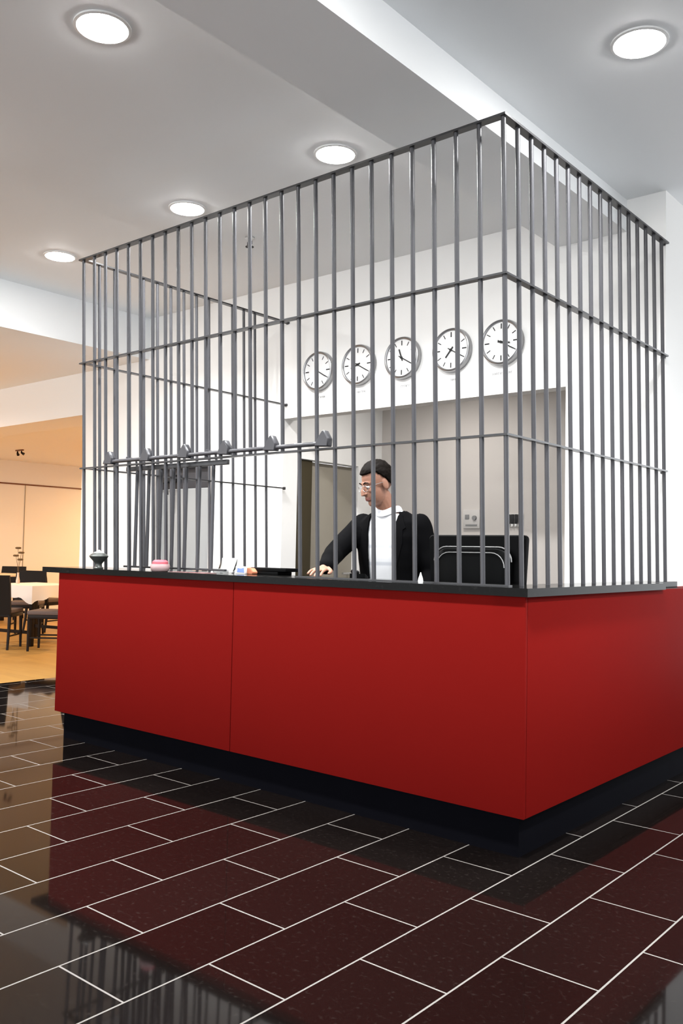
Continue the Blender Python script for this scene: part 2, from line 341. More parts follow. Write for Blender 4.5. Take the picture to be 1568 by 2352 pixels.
# ------------------------------------------------------------------ reception counter
LC = 3.40; XS = -1.733; ZB = 0.171; ZT = 1.07; ZW = 1.105; YE = 1.55
ct = thing('reception_counter', 'red L-shaped reception counter on a black plinth', 'counter', (-1.7, 0.18, 0))
b = bm_new(); box(b, -LC, XS - 0.0025, 0.0, 0.018, ZB, ZT, 0.0012); o = obj('front_panel', b, M['red'], ct, True); o['label'] = 'left, shorter red front panel'
b = bm_new(); box(b, XS + 0.0025, 0.0, 0.0, 0.018, ZB, ZT, 0.0012); o = obj('front_panel', b, M['red'], ct, True); o['label'] = 'right, longer red front panel'
b = bm_new(); box(b, -0.018, 0.0, 0.0215, 3.6, ZB, ZT, 0.0012)
o = obj('side_panel', b, M['red'], ct, True)
b = bm_new(); box(b, -0.145, -0.018, YW + 0.002, 3.6, 1.05, ZT - 0.001); obj('side_cap', b, M['red'], ct, True)
b = bm_new(); box(b, -LC + 0.045, -0.044, 0.044, 0.34, 0.0, ZB); box(b, -0.21, -0.044, 0.34, YW - 0.002, 0.0, ZB); box(b, -0.144, -0.044, YW - 0.002, 3.6, 0.0, ZB)
obj('plinth', b, M['plinth'], ct, True)
b = bm_new(); box(b, -LC + 0.002, -0.0185, 0.0185, 0.35, ZB, ZT); box(b, -0.22, -0.0185, 0.35, YW - 0.002, ZB, ZT); obj('carcass', b, M['carcass'], ct, True)

wt = thing('worktop', 'black polished granite worktop on the red counter', 'worktop', (-1.7, 0.18, ZT))
b = bm_new()
poly = [(-3.57, -0.02), (0.02, -0.02), (0.02, YE - 0.004), (-0.075, YE - 0.004), (-0.075, YW - 0.002), (-0.235, YW - 0.002), (-0.235, 0.38), (-3.57, 0.38)]
prism(b, poly, ZT, ZW, 'z')
obj('slab', b, M['worktop'], wt, True, smooth=False)

# lower desk behind the counter
dk = thing('desk', 'dark lower desk behind the reception counter', 'desk', (-1.6, 0.56, 0))
b = bm_new(); box(b, -2.7, -0.225, 0.352, 0.70, 0.715, 0.74, 0.002); obj('desktop', b, M['carcass'], dk, True)
for x in (-2.68, -1.5, -0.255):
    b = bm_new(); box(b, x, x + 0.025, 0.37, 0.66, 0, 0.715); obj('leg', b, M['carcass'], dk, True)

# ------------------------------------------------------------------ cage
XA = -0.146; XB = -3.2867; YF = 0.1114; SH = -0.0384
Z1, Z2, Z3 = 1.759, 2.4538, 3.142
def cy(y, z): return y + SH * (z - 1.1)
RB = 0.0109
cage = thing('security_cage', 'dark grey steel bar cage standing on the counter top', 'cage', ((XA + XB) / 2, YF, ZW))
def bar(x, y, z0, z1, r=RB):
    b = bm_new(); tube(b, [(x, cy(y, z0), z0), (x, cy(y, z1), z1)], r, 10)
    o = obj('bar', b, M['steel'], cage, True); return o
NF = 26
SP = (XA - XB) / NF
open_lo, open_hi = 17, 11        # bars cut off over the hatch opening
for i in range(NF + 1):
    x = XA - SP * i
    z0 = Z1 if 11 <= i <= 17 else ZW
    bar(x, YF, z0, Z3)
NR = 15
for i in range(1, NR + 1):
    y = YF + 0.126 * i
    bar(XA, y, ZW if y < YW - 0.01 else ZW, Z3)
for i in range(1, NR):
    bar(XB, YF + 0.1215 * i, ZW if i <= 2 else 0.82, Z3)
def rail(name, pts, w, h, z):
    """flat bar along pts (x,y) at height z"""
    b = bm_new()
    (x0, y0), (x1, y1) = pts
    d = Vector((x1 - x0, y1 - y0, 0)).normalized(); nrm = Vector((-d.y, d.x, 0))
    rings = []
    for (x, y) in pts:
        c = Vector((x, y, z)); rings.append([c + nrm * w / 2 - Vector((0, 0, h / 2)), c - nrm * w / 2 - Vector((0, 0, h / 2)), c - nrm * w / 2 + Vector((0, 0, h / 2)), c + nrm * w / 2 + Vector((0, 0, h / 2))])
    ring_loft(b, rings)
    return obj('rail', b, M['rail'], cage, True, smooth=False)
for z, w, h in ((Z3, 0.040, 0.010), (Z2, 0.036, 0.009), (Z1, 0.030, 0.009)):
    yf = cy(YF, z)
    rail('rail', [(XB - 0.03, yf), (XA + w / 2, yf)], w, h, z)
    rail('rail', [(XA, yf + w / 2), (XA, YW)], w, h, z)
    rail('rail', [(XB, yf + w / 2), (XB, YW)], w, h, z)
b = bm_new(); box(b, XB - 0.012, XB + 0.012, 0.40, YW, 0.81, 0.82); obj('rail', b, M['rail'], cage, True)
# wall plates where the rails meet the wall
for z in (Z3, Z2, Z1):
    for x in (XA, XB):
        b = bm_new(); box(b, x - 0.015 if x == XB else x - 0.03, x + 0.015 if x == XB else x - 0.001, YW - 0.005, YW, z - 0.012, z + 0.012, 0.002); obj('wall_plate', b, M['rail'], cage, True)
# foot rail on the worktop
b = bm_new(); box(b, XA - SP * 10.2, XA + 0.015, YF - 0.016, YF + 0.016, ZW, ZW + 0.006); obj('foot_rail', b, M['rail'], cage, True)
# sliding track with its six wedge brackets
zt = Z1 + 0.026
yt = cy(YF, Z1)
b = bm_new(); tube(b, [(-3.02, yt - 0.018, zt + 0.001), (-1.15, yt - 0.018, zt + 0.001)], 0.0115, 12); o = obj('track', b, M['steel'], cage, True)
for x in (-2.985, -2.61, -2.251, -1.908, -1.545, -1.176):
    b = bm_new(); prism(b, [(x - 0.048, zt - 0.012), (x + 0.042, zt - 0.018), (x + 0.045, zt + 0.022), (x + 0.016, zt + 0.066), (x + 0.002, zt + 0.064), (x - 0.022, zt + 0.030)], yt - 0.036, yt + 0.004, 'y')
    bmesh.ops.bevel(b, geom=list(b.edges), offset=0.004, segments=1, affect='EDGES')
    obj('bracket', b, M['steel'], cage, True)
# gate slid open behind the fixed bars
gt = thing('sliding_gate', 'small barred hatch gate slid open behind the left cage bars', 'gate', (-2.42, 0.148, ZW))
yg = 0.148
b = bm_new(); box(b, -2.90, -1.96, yg - 0.011, yg + 0.011, 1.725, 1.755, 0.003); obj('top_rail', b, M['rail'], gt, True)
b = bm_new(); box(b, -2.90, -1.96, yg - 0.010, yg + 0.010, 1.118, 1.130, 0.002); obj('bottom_rail', b, M['rail'], gt, True)
for i in range(7):
    x = -2.795 + 0.1185 * i
    b = bm_new(); tube(b, [(x, yg, 1.125), (x, yg, 1.73)], 0.0115, 10); obj('bar', b, M['steel'], gt, True)
for x in (-2.80, -2.06):
    b = bm_new(); tube(b, [(x, yg, 1.75), (x, yg - 0.01, zt + 0.012), (x, yt - 0.02, zt + 0.016)], 0.008, 8); obj('hanger', b, M['steel'], gt, True)

# ------------------------------------------------------------------ clocks
names = ['leftmost', 'second from left', 'middle', 'second from right', 'rightmost']
times = [('twenty past six', 190), ('twenty past eight', 250), ('twenty past eleven', 340), ('twenty past seven', 220), ('twenty past three', 100)]
CX = [-2.918, -2.504, -2.085, -1.653, -1.250]
R0 = 0.158
def face_xz(u, v, depth): return Vector((u, -depth, v))
def turned(prof, n=48):
    b = bm_new(); rings = [[Vector((r * math.cos(2 * PI * k / n), -dd, r * math.sin(2 * PI * k / n))) for k in range(n)] for r, dd in prof]
    return b, rings
for i, x in enumerate(CX):
    t = thing('wall_clock', '%s of the five round steel wall clocks, hands at %s' % (names[i], times[i][0]), 'clock', (x, YW, 2.690), 0, 'row of world clocks on the wall')
    b, rings = turned([(R0 - 0.02, 0.001), (R0, 0.001), (R0, 0.030), (R0 - 0.005, 0.042), (R0 - 0.012, 0.045), (R0 - 0.018, 0.042), (R0 - 0.021, 0.032)])
    ring_loft(b, rings, cap=False); obj('rim', b, M['rimsteel'], t)
    b, rings = turned([(R0 - 0.0205, 0.018), (R0 - 0.0205, 0.032), (0.03, 0.032)]); ring_loft(b, rings); obj('dial', b, M['dial'], t)
    for k in range(12):
        a = PI / 2 - k * PI / 6
        b = bm_new()
        w = 0.0042 if k % 3 == 0 else 0.003
        box(b, 0.097 if k % 3 else 0.092, 0.128, -0.0335, -0.0322, -w, w)
        for v in b.verts:
            u, s = v.co.x, v.co.z
            v.co = Vector((u * math.cos(a) - s * math.sin(a), v.co.y, u * math.sin(a) + s * math.cos(a)))
        obj('hour_mark', b, M['ink'], t)
    for nm, ln, wd, ang, dd in (('hour_hand', 0.068, 0.005, times[i][1], 0.036), ('minute_hand', 0.108, 0.0034, 120, 0.039)):
        a = PI / 2 - math.radians(ang)
        b = bm_new(); box(b, -0.026, ln, -dd - 0.001, -dd + 0.001, -wd, wd)
        for v in b.verts:
            u, s = v.co.x, v.co.z
            v.co = Vector((u * math.cos(a) - s * math.sin(a), v.co.y, u * math.sin(a) + s * math.cos(a)))
        obj(nm, b, M['ink'], t)
    b, rings = turned([(0.009, 0.032), (0.009, 0.042), (0.004, 0.043)], 16); ring_loft(b, rings); obj('hand_pin', b, M['ink'], t)
    # tiny grey caption below, too small to read
    random.seed(40 + i)
    b = bm_new(); wdt = [0.075, 0.085, 0.08, 0.075, 0.15][i]; u = -wdt / 2 + (0.02 if i < 4 else 0)
    end = u + wdt
    while u < end:
        w = random.choice([0.006, 0.008, 0.010])
        h = 0.016
        k = random.random()
        box(b, u, u + 0.0022, -0.0015, 0, 0, h)
        if k < 0.45: box(b, u, u + w, -0.0015, 0, h - 0.0025, h)
        if 0.3 < k < 0.9: box(b, u, u + w * 0.9, -0.0015, 0, h * 0.45, h * 0.45 + 0.0025)
        if k > 0.6: box(b, u + w - 0.0022, u + w, -0.0015, 0, 0, h)
        u += w + 0.006
    o = obj('clock_caption', b, M['greyink'], None, smooth=False); o.location = (x - 0.005, YW, 2.690 - R0 - 0.058)
    tag(o, 'tiny grey lettering on the wall below the %s clock' % names[i], 'caption', 'captions under the clocks')

# switch plates on the office back wall
t = thing('thermostat', 'pale grey square thermostat plate on the office back wall', 'thermostat', (-2.305, 3.35, 1.55))
b = bm_new(); box(b, -0.085, 0.085, -0.022, 0, -0.082, 0.082, 0.006); obj('plate', b, M['switch'], t)
b = bm_new(); n0 = 0; rings = [[Vector((0.035 + r * math.cos(2 * PI * k / 20), -0.022 - dd, 0.01 + r * math.sin(2 * PI * k / 20))) for k in range(20)] for r, dd in ((0.022, 0), (0.020, 0.014), (0.006, 0.015))]; ring_loft(b, rings); obj('knob', b, M['greyink'], t)
b = bm_new(); box(b, -0.06, -0.02, -0.028, -0.022, 0.0, 0.04, 0.002); obj('button', b, M['greyink'], t)
b = bm_new(); box(b, -0.055, 0.06, -0.027, -0.022, -0.06, -0.045, 0.002); obj('slot', b, M['greyink'], t)
t = thing('switch_panel', 'dark panel of four narrow switches on the office back wall', 'switch', (-1.885, 3.35, 1.535))
b = bm_new(); box(b, -0.075, 0.075, -0.012, 0, -0.055, 0.06, 0.004); obj('plate', b, M['switch'], t)
for k in range(4):
    b = bm_new(); box(b, -0.066 + 0.034 * k, -0.040 + 0.034 * k, -0.024, -0.012, -0.028, 0.052, 0.003); o = obj('rocker', b, M['ink'], t)
    b = bm_new(); box(b, -0.060 + 0.034 * k, -0.046 + 0.034 * k, -0.024, -0.012, -0.050, -0.030, 0.002); obj('tip', b, M['whiteplastic'], o)

# ------------------------------------------------------------------ monitor
mt = thing('computer_monitor', 'black computer monitor seen from behind on the desk', 'monitor', (-0.535, 0.50, 0.74))
def rrect(w0, w1, z0, z1, r, n=6):
    """rounded outline: half widths w0 at the bottom, w1 at the top"""
    P = []
    for cx, cz, a0 in ((w1 - r, z1 - r, 0), (-(w1 - r), z1 - r, 90), (-(w0 - r), z0 + r, 180), (w0 - r, z0 + r, 270)):
        for k in range(n + 1):
            a = math.radians(a0 + 90 * k / n); P.append((cx + r * math.cos(a), cz + r * math.sin(a)))
    return P
b = bm_new()
prof = rrect(0.250, 0.274, 0.13, 0.596, 0.022)
prof2 = rrect(0.243, 0.266, 0.14, 0.590, 0.02)
ring_loft(b, [[Vector((u, dd, v)) for u, v in pr] for pr, dd in ((prof2, -0.022), (prof, -0.010), (prof, 0.022), (prof2, 0.026))]); obj('casing', b, M['blackplastic'], mt)
b = bm_new()
p0 = rrect(0.205, 0.214, 0.19, 0.533, 0.07); p1 = rrect(0.198, 0.206, 0.198, 0.526, 0.07); p2 = rrect(0.17, 0.180, 0.22, 0.490, 0.07)
ring_loft(b, [[Vector((u, dd, v)) for u, v in pr] for pr, dd in ((p0, -0.02), (p0, -0.045), (p1, -0.058), (p2, -0.068))]); obj('rear_housing', b, M['blackplastic'], mt)
for off, rr in ((0.004, 0.0035), (-0.024, 0.0025)):  # pale tubes stand in for highlights along the housing edge
    pr = rrect(0.205 + off, 0.214 + off, 0.19 - off, 0.533 + off, 0.07)
    top = [p for p in pr if p[1] > 0.42]
    b = bm_new(); tube(b, [(u, -0.046 if off > 0 else -0.066, v) for u, v in top], rr, 8); obj('edge_highlight', b, M['edgeglint'], mt)
b = bm_new(); box(b, -0.24, 0.24, 0.026, 0.028, 0.155, 0.575); obj('screen', b, M['darkplastic'], mt)
b = bm_new(); box(b, -0.045, 0.045, -0.05, -0.015, 0.02, 0.26, 0.008); obj('neck', b, M['darkplastic'], mt)
b = bm_new(); lathe(b, [(0.13, 0.0), (0.13, 0.008), (0.11, 0.018), (0.03, 0.022)], 32, 0, -0.01); obj('base', b, M['darkplastic'], mt)

# ------------------------------------------------------------------ things on the worktop
t = thing('footed_bowl', 'grey metal bowl with a foot at the left end of the worktop', 'bowl', (-3.022, 0.040, ZW))
b = bm_new(); lathe(b, [(0.028, 0.0), (0.030, 0.006), (0.022, 0.014), (0.020, 0.030), (0.026, 0.040), (0.022, 0.046)], 28); obj('foot', b, M['greystone'], t)
b = bm_new(); lathe(b, [(0.024, 0.038), (0.036, 0.050), (0.054, 0.070), (0.060, 0.080), (0.050, 0.092), (0.034, 0.100)], 28); obj('body', b, M['greystone'], t)
b = bm_new(); lathe(b, [(0.034, 0.1005), (0.028, 0.106), (0.012, 0.110), (0.008, 0.117), (0.003, 0.120)], 24); obj('lid', b, M['switch'], t)
t = thing('candle_glass', 'pink candle in a frosted glass bowl on the worktop', 'candle', (-2.405, 0.038, ZW))
b = bm_new(); lathe(b, [(0.042, 0.0), (0.052, 0.008), (0.058, 0.030), (0.054, 0.044), (0.050, 0.044), (0.053, 0.030), (0.047, 0.012), (0.02, 0.008)], 32); obj('glass_bowl', b, M['frost'], t)
b = bm_new(); lathe(b, [(0.045, 0.014), (0.049, 0.034), (0.046, 0.058), (0.034, 0.068), (0.012, 0.069)], 32); o = obj('candle', b, M['pink'], t)
b = bm_new(); tube(b, [(0, 0, 0.066), (0.002, 0, 0.078)], 0.0015, 6); obj('wick', b, M['ink'], o)
# brochures
for k, (x, y, rz, m, lab) in enumerate(((-2.20, 0.036, 0.12, 'pinkpaper', 'rose coloured leaflet lying flat, left of the two'), (-2.03, 0.040, -0.08, 'pinkpaper', 'rose coloured leaflet lying flat, right of the two'))):
    t = thing('leaflet', lab + ' by the open hatch', 'leaflet', (x, y, ZW), rz, 'leaflets lying on the worktop')
    b = bm_new(); box(b, -0.072, 0.072, -0.042, 0.042, 0.0, 0.0025); obj('pages', b, M['seatcloth'], t)
    b = bm_new(); box(b, -0.071, 0.071, -0.041, 0.041, 0.0025, 0.0035); obj('cover', b, M[m], t)
# clear acrylic stand
t = thing('leaflet_holder', 'clear curved acrylic leaflet holder by the open hatch', 'holder', (-2.085, 0.265, ZW), 0.2)
b = bm_new()
prof = [(0.035, 0.085), (0.028, 0.05), (0.016, 0.02), (-0.01, 0.004), (-0.05, 0.001), (-0.055, 0.022)]
n0 = []
for s in (0, 1):
    n0.append([(u + (0.0025 if s else 0), v + (0.0025 if s else 0)) for u, v in prof])
poly = n0[0] + list(reversed(n0[1])); prism(b, poly, -0.055, 0.055, 'x'); obj('stand', b, M['clear'], t)
for k in range(3):
    b = bm_new(); box(b, -0.048, 0.048, -0.045 + 0.001 * k, 0.018, 0.005 + 0.005 * k, 0.009 + 0.005 * k); obj('leaflet_sheet', b, M['paper'], t)
t = thing('card_box', 'small blue and white card box beside the black trays', 'box', (-1.913, 0.235, ZW), 0.1)
b = bm_new(); box(b, -0.036, 0.036, -0.020, 0.020, 0, 0.042, 0.002); obj('box_body', b, M['paper'], t)
b = bm_new(); prism(b, [(-0.024, 0.010), (0.030, 0.008), (0.026, 0.036), (0.004, 0.030), (-0.020, 0.034)], -0.0212, -0.0202, 'y'); obj('blue_print', b, M['bluepaper'], t)
t = thing('sweet_wrapper', 'orange and brown wrapped packet against the black trays', 'packet', (-1.856, 0.25, ZW), -0.2)
b = bm_new(); prism(b, [(-0.036, 0.0), (0.034, 0.0), (0.040, 0.012), (0.012, 0.036), (-0.006, 0.030), (-0.022, 0.040), (-0.034, 0.024)], -0.018, 0.018, 'y'); bmesh.ops.bevel(b, geom=list(b.edges), offset=0.003, segments=2, affect='EDGES'); obj('wrapper', b, M['orange'], t)
t = thing('letter_tray', 'two stacked flat black letter trays on the worktop', 'tray', (-1.765, 0.33, ZW), 0)
b = bm_new(); box(b, -0.145, 0.105, -0.07, 0.045, 0.0, 0.017, 0.002); o = obj('lower_tray', b, M['darkplastic'], t)
b = bm_new(); box(b, -0.15, 0.165, -0.07, 0.045, 0.019, 0.038, 0.002); obj('upper_tray', b, M['darkplastic'], t)
t = thing('desk_phone', 'small dark desk telephone beside the receptionist\'s hand', 'telephone', (-1.115, 0.30, ZW), 0.5)
b = bm_new(); prism(b, [(-0.045, 0.0), (0.045, 0.0), (0.045, 0.010), (-0.045, 0.026)], -0.04, 0.04, 'x'); obj('base', b, M['darkplastic'], t)
b = bm_new(); tube(b, [(-0.020, -0.055, 0.036), (-0.020, -0.025, 0.038), (-0.020, 0.025, 0.032), (-0.020, 0.055, 0.028)], [0.013, 0.009, 0.009, 0.013], 12); obj('handset', b, M['blackplastic'], t)
t = thing('pointed_figurine', 'tiny white pointed figurine at the worktop\'s front edge', 'figurine', (-0.545, 0.035, ZW))
b = bm_new(); lathe(b, [(0.011, 0.0), (0.0125, 0.010), (0.010, 0.024), (0.006, 0.034), (0.0015, 0.050)], 20); obj('body', b, M['whiteplastic'], t)

# ------------------------------------------------------------------ dining furniture
def chair(label, loc, rotz, proto=[None]):
    if proto[0] is None:
        t = thing('dining_chair', label, 'chair', loc, rotz, 'dark dining chairs')
        b = bm_new(); box(b, -0.21, 0.21, -0.21, 0.20, 0.43, 0.48, 0.015); obj('seat', b, M['seatcloth'], t)
        b = bm_new(); box(b, -0.205, 0.205, -0.20, 0.19, 0.385, 0.43, 0.005); obj('apron', b, M['darkwood'], t)
        b = bm_new()
        rings = []
        for z, y, w in ((0.42, 0.19, 0.205), (0.60, 0.215, 0.208), (0.78, 0.245, 0.21), (0.89, 0.265, 0.205)):
            rings.append([Vector((-w, y, z)), Vector((w, y, z)), Vector((w, y + 0.035, z)), Vector((-w, y + 0.035, z))])
        ring_loft(b, rings); obj('backrest', b, M['leather'], t)
        for sx in (-1, 1):
            b = bm_new(); tube(b, [(0.185 * sx, -0.185, 0.40), (0.19 * sx, -0.19, 0.0)], [0.022, 0.015], 8); obj('leg', b, M['darkwood'], t)
            b = bm_new(); tube(b, [(0.185 * sx, 0.18, 0.42), (0.185 * sx, 0.20, 0.2), (0.19 * sx, 0.24, 0.0)], [0.022, 0.019, 0.015], 8); obj('leg', b, M['darkwood'], t)
        b = bm_new()
        for sx in (-1, 1): tube(b, [(0.187 * sx, -0.187, 0.16), (0.187 * sx, 0.205, 0.16)], 0.010, 6)
        obj('stretcher', b, M['darkwood'], t)
        proto[0] = t; return t
    return dup(proto[0], loc, rotz, label)
chair('dark dining chair at far left, its tall back towards the counter, nearest the camera', (-8.35, 2.34, 0), math.radians(40 - 180 + 180 + 0) + PI)
chair('dark dining chair behind the white tablecloth table', (-9.53, 3.38, 0), math.radians(40) + 0.15)
chair('dark dining chair at the far pale table near the far wall', (-12.26, 4.62, 0), math.radians(40))
chair('dark dining chair half hidden by the left end of the red counter', (-7.77, 2.66, 0), math.radians(-50))
chair('dark dining chair furthest right, beyond the white tablecloth table', (-9.98, 3.95, 0), math.radians(200))
def dtable(label, loc, rotz, hw, hd, m, ht=0.745):
    t = thing('dining_table', label, 'table', loc, rotz, 'dining tables')
    b = bm_new(); box(b, -hw, hw, -hd, hd, ht - 0.03, ht, 0.004); obj('tabletop', b, m, t)
    for sx in (-1, 1):
        for sy in (-1, 1):
            b = bm_new(); box(b, sx * (hw - 0.06) - 0.025, sx * (hw - 0.06) + 0.025, sy * (hd - 0.06) - 0.025, sy * (hd - 0.06) + 0.025, 0, ht - 0.03, 0.003); obj('leg', b, M['darkwood'], t)
    for sy in (-1, 1):
        b = bm_new(); box(b, -hw + 0.06, hw - 0.06, sy * (hd - 0.065) - 0.01, sy * (hd - 0.065) + 0.01, 0.15, 0.19); obj('foot_bar', b, M['darkwood'], t)
    return t
dtable('dining table under the white cloth', (-8.66, 2.97, 0), math.radians(12), 0.42, 0.42, M['darkwood'])
dtable('pale topped dining table at far left near the far wall', (-11.55, 4.10, 0), math.radians(8), 0.45, 0.40, M['pale'], 0.79)
# tablecloth: top plus hanging folds
b = bm_new()
hw = 0.435; n = 80
per = []
for k in range(n):
    s = 4.0 * k / n; side = int(s); f = s - side
    e = [(-1 + 2 * f, -1), (1, -1 + 2 * f), (1 - 2 * f, 1), (-1, 1 - 2 * f)][side]
    per.append(Vector((e[0] * hw, e[1] * hw, 0)))
rings = []
for lvl in range(6):
    q = lvl / 5.0; r = []
    for k, p in enumerate(per):
        ff = 4.0 * k / n % 1.0
        drop = 0.13 + 0.09 * (abs(ff - 0.5) * 2) ** 2 + 0.015 * math.sin(k * 1.1)
        out = 1 + q * (0.03 + 0.06 * (0.5 + 0.5 * math.sin(k * 0.785 + 0.6)))
        r.append(Vector((p.x * out, p.y * out, 0.752 - 0.004 * min(1, q * 4) - drop * q)))
    rings.append(r)
rings.insert(0, [Vector((p.x * 0.5, p.y * 0.5, 0.753)) for p in per])
ring_loft(b, rings, cap=False)
b.faces.new([v for v in sorted((v for v in b.verts if abs(v.co.x) < hw * 0.501 and abs(v.co.y) < hw * 0.501), key=lambda v: math.atan2(v.co.y, v.co.x))])
o = obj('tablecloth', b, M['cloth'], None); o.location = (-8.66, 2.97, 0); o.rotation_euler = (0, 0, math.radians(12))
tag(o, 'white cloth draped over the dining table left of the counter', 'tablecloth')
t = thing('flower_vase', 'slender vase with a few dark flower heads on the white tablecloth', 'vase', (-8.86, 2.85, 0.757))
b = bm_new(); lathe(b, [(0.022, 0), (0.026, 0.03), (0.014, 0.09), (0.012, 0.13), (0.015, 0.14)], 20); obj('vase', b, M['glassvase'], t)
for k, (dx, dz) in enumerate(((-0.07, 0.36), (-0.02, 0.46), (0.04, 0.31), (0.06, 0.40))):
    b = bm_new(); tube(b, [(0, 0, 0.12), (dx * 0.4, 0, 0.12 + (dz - 0.12) * 0.5), (dx, 0, dz)], 0.0025, 6); o = obj('stem', b, M['leaf'], t)
    b = bm_new()
    for q in range(5):
        a = 2 * PI * q / 5; ellipsoid(b, (dx + 0.018 * math.cos(a), 0.018 * math.sin(a), dz), (0.022, 0.022, 0.014), 10)
    obj('flower', b, M['leaf'], o)

# ------------------------------------------------------------------ the receptionist
def limb(b, pts, radii, n=16):
    pts = [Vector(p) for p in pts]
    for i in range(len(pts) - 1): tube(b, [pts[i], pts[i + 1]], [radii[i], radii[i + 1]], n)
    for p, r in zip(pts, radii): ellipsoid(b, p, (r, r, r), 16)
def torso(b, secs, n=28, pw=2.4):
    rings = []
    for cx, cyy, z, rx, ry in secs:
        r = []
        for k in range(n):
            a = 2 * PI * k / n; c, s = math.cos(a), math.sin(a)
            r.append(Vector((cx + rx * math.copysign(abs(c) ** (2 / pw), c), cyy + ry * math.copysign(abs(s) ** (2 / pw), s), z)))
        rings.append(r)
    ring_loft(b, rings)
def remeshed(b, voxel, smooth_it=4):
    """fuses overlapping closed shapes into one continuous surface"""
    me = bpy.data.meshes.new('tmp'); bmesh.ops.recalc_face_normals(b, faces=b.faces); b.to_mesh(me); b.free()
    o = bpy.data.objects.new('tmp', me); COL.objects.link(o)
    md = o.modifiers.new('r', 'REMESH'); md.mode = 'VOXEL'; md.voxel_size = voxel; md.use_smooth_shade = True
    sm = o.modifiers.new('s', 'SMOOTH'); sm.factor = 0.5; sm.iterations = smooth_it
    dg = bpy.context.evaluated_depsgraph_get(); ev = o.evaluated_get(dg)
    out = bpy.data.meshes.new_from_object(ev)
    bpy.data.objects.remove(o); bpy.data.meshes.remove(me)
    nb = bm_new(); nb.from_mesh(out); bpy.data.meshes.remove(out)
    return nb

person = thing('person', 'person in a black suit jacket and white shirt leaning on the counter, head turned aside', 'person', (-1.34, 0.87, 0), math.radians(10))
# head frame
HC = Vector((-0.035, -0.115, 1.632))
HM = Matrix.Rotation(math.radians(-34), 3, 'Z') @ Matrix.Rotation(math.radians(20), 3, 'X')
def H(p): return HC + HM @ Vector(p)
b = bm_new()
# trunk
torso(b, [(0, 0.03, 0.86, 0.150, 0.105), (0, 0.025, 0.95, 0.165, 0.115), (0, 0.01, 1.08, 0.148, 0.105), (0, 0.0, 1.22, 0.165, 0.115), (0, 0.0, 1.34, 0.178, 0.115), (0, 0.0, 1.42, 0.165, 0.095), (0, -0.005, 1.47, 0.085, 0.07)])
limb(b, [(0, 0.0, 1.44), (-0.01, -0.035, 1.50), (-0.022, -0.075, 1.56)], [0.066, 0.058, 0.055])
# legs
for s in (-1, 1):
    limb(b, [(0.092 * s, 0.03, 0.90), (0.100 * s, 0.015, 0.50), (0.105 * s, 0.045, 0.09)], [0.088, 0.056, 0.040])
    limb(b, [(0.105 * s, 0.05, 0.05), (0.112 * s, -0.06, 0.035), (0.118 * s, -0.14, 0.028)], [0.040, 0.035, 0.024])
# arms
RA = [(-0.185, 0.0, 1.405), (-0.245, -0.235, 1.228), (-0.165, -0.455, 1.158)]
LA = [(0.185, 0.0, 1.405), (0.262, 0.02, 1.135), (0.235, -0.105, 0.905)]
for A in (RA, LA): limb(b, A, [0.055, 0.040, 0.027])
def hand(b, wrist, fwd, up, side, curl):
    """wrist, direction of the fingers, back-of-hand normal, thumb side (+1/-1)"""
    w = Vector(wrist); f = Vector(fwd).normalized(); u = Vector(up); u = (u - f * u.dot(f)).normalized(); s = f.cross(u) * side
    Mx = Matrix((s, f, u)).transposed()
    ellipsoid(b, w + f * 0.050, (0.041, 0.056, 0.016), 20, Mx)
    limb(b, [w - f * 0.01, w + f * 0.03], [0.026, 0.022], 12)
    for k, (off, ln) in enumerate(((0.033, 0.076), (0.011, 0.086), (-0.011, 0.080), (-0.032, 0.064))):
        p = w + f * (0.092 - 0.006 * abs(k - 1.2)) + s * off
        pts = [p]; d = f.copy(); ang = 0
        for q, fr in enumerate((0.46, 0.30, 0.24)):
            ang += curl * (0.5 if q == 0 else 1.0)
            d = f * math.cos(ang) - u * math.sin(ang) + s * (off * 3.6)
            p = p + d.normalized() * ln * fr; pts.append(p)
        limb(b, [w + f * 0.06 + s * off * 0.8] + pts, [0.0092, 0.0086, 0.0080, 0.0074, 0.0064], 10)
    p0 = w + f * 0.030 + s * 0.030
    limb(b, [p0, p0 + f * 0.026 + s * 0.026 - u * 0.006, p0 + f * 0.054 + s * 0.036 - u * 0.010, p0 + f * 0.074 + s * 0.036 - u * 0.013], [0.014, 0.0115, 0.0098, 0.0078], 10)
hand(b, (-0.163, -0.462, 1.152), (0.12, -1, -0.12), (0.05, -0.1, 1), -1, 0.20)
hand(b, (0.233, -0.112, 0.893), (-0.05, -0.35, -1), (1, -0.2, 0.0), 1, 0.35)
# head
ellipsoid(b, H((0, 0.012, 0.035)), (0.076, 0.094, 0.092), 28, HM)
ellipsoid(b, H((0, -0.026, -0.030)), (0.060, 0.068, 0.085), 28, HM)
ellipsoid(b, H((0, -0.060, -0.090)), (0.030, 0.026, 0.024), 20, HM)
ellipsoid(b, H((0, -0.072, 0.028)), (0.052, 0.018, 0.014), 20, HM)
tube(b, [H((0, -0.082, 0.020)), H((0, -0.103, -0.012)), H((0, -0.108, -0.026)), H((0, -0.088, -0.034))], [0.009, 0.012, 0.014, 0.009], 12)
for s in (-1, 1):
    ellipsoid(b, H((0.012 * s, -0.094, -0.028)), (0.009, 0.010, 0.008), 12, HM)
    ellipsoid(b, H((0.034 * s, -0.066, -0.016)), (0.020, 0.018, 0.016), 16, HM)
    ellipsoid(b, H((0.077 * s, 0.012, -0.004)), (0.008, 0.020, 0.032), 16, HM)
for dz, rr in ((-0.056, 0.0065), (-0.066, 0.0075)): ellipsoid(b, H((0, -0.086, dz)), (0.024, 0.010, rr), 16, HM)
body = remeshed(b, 0.0034, 3)
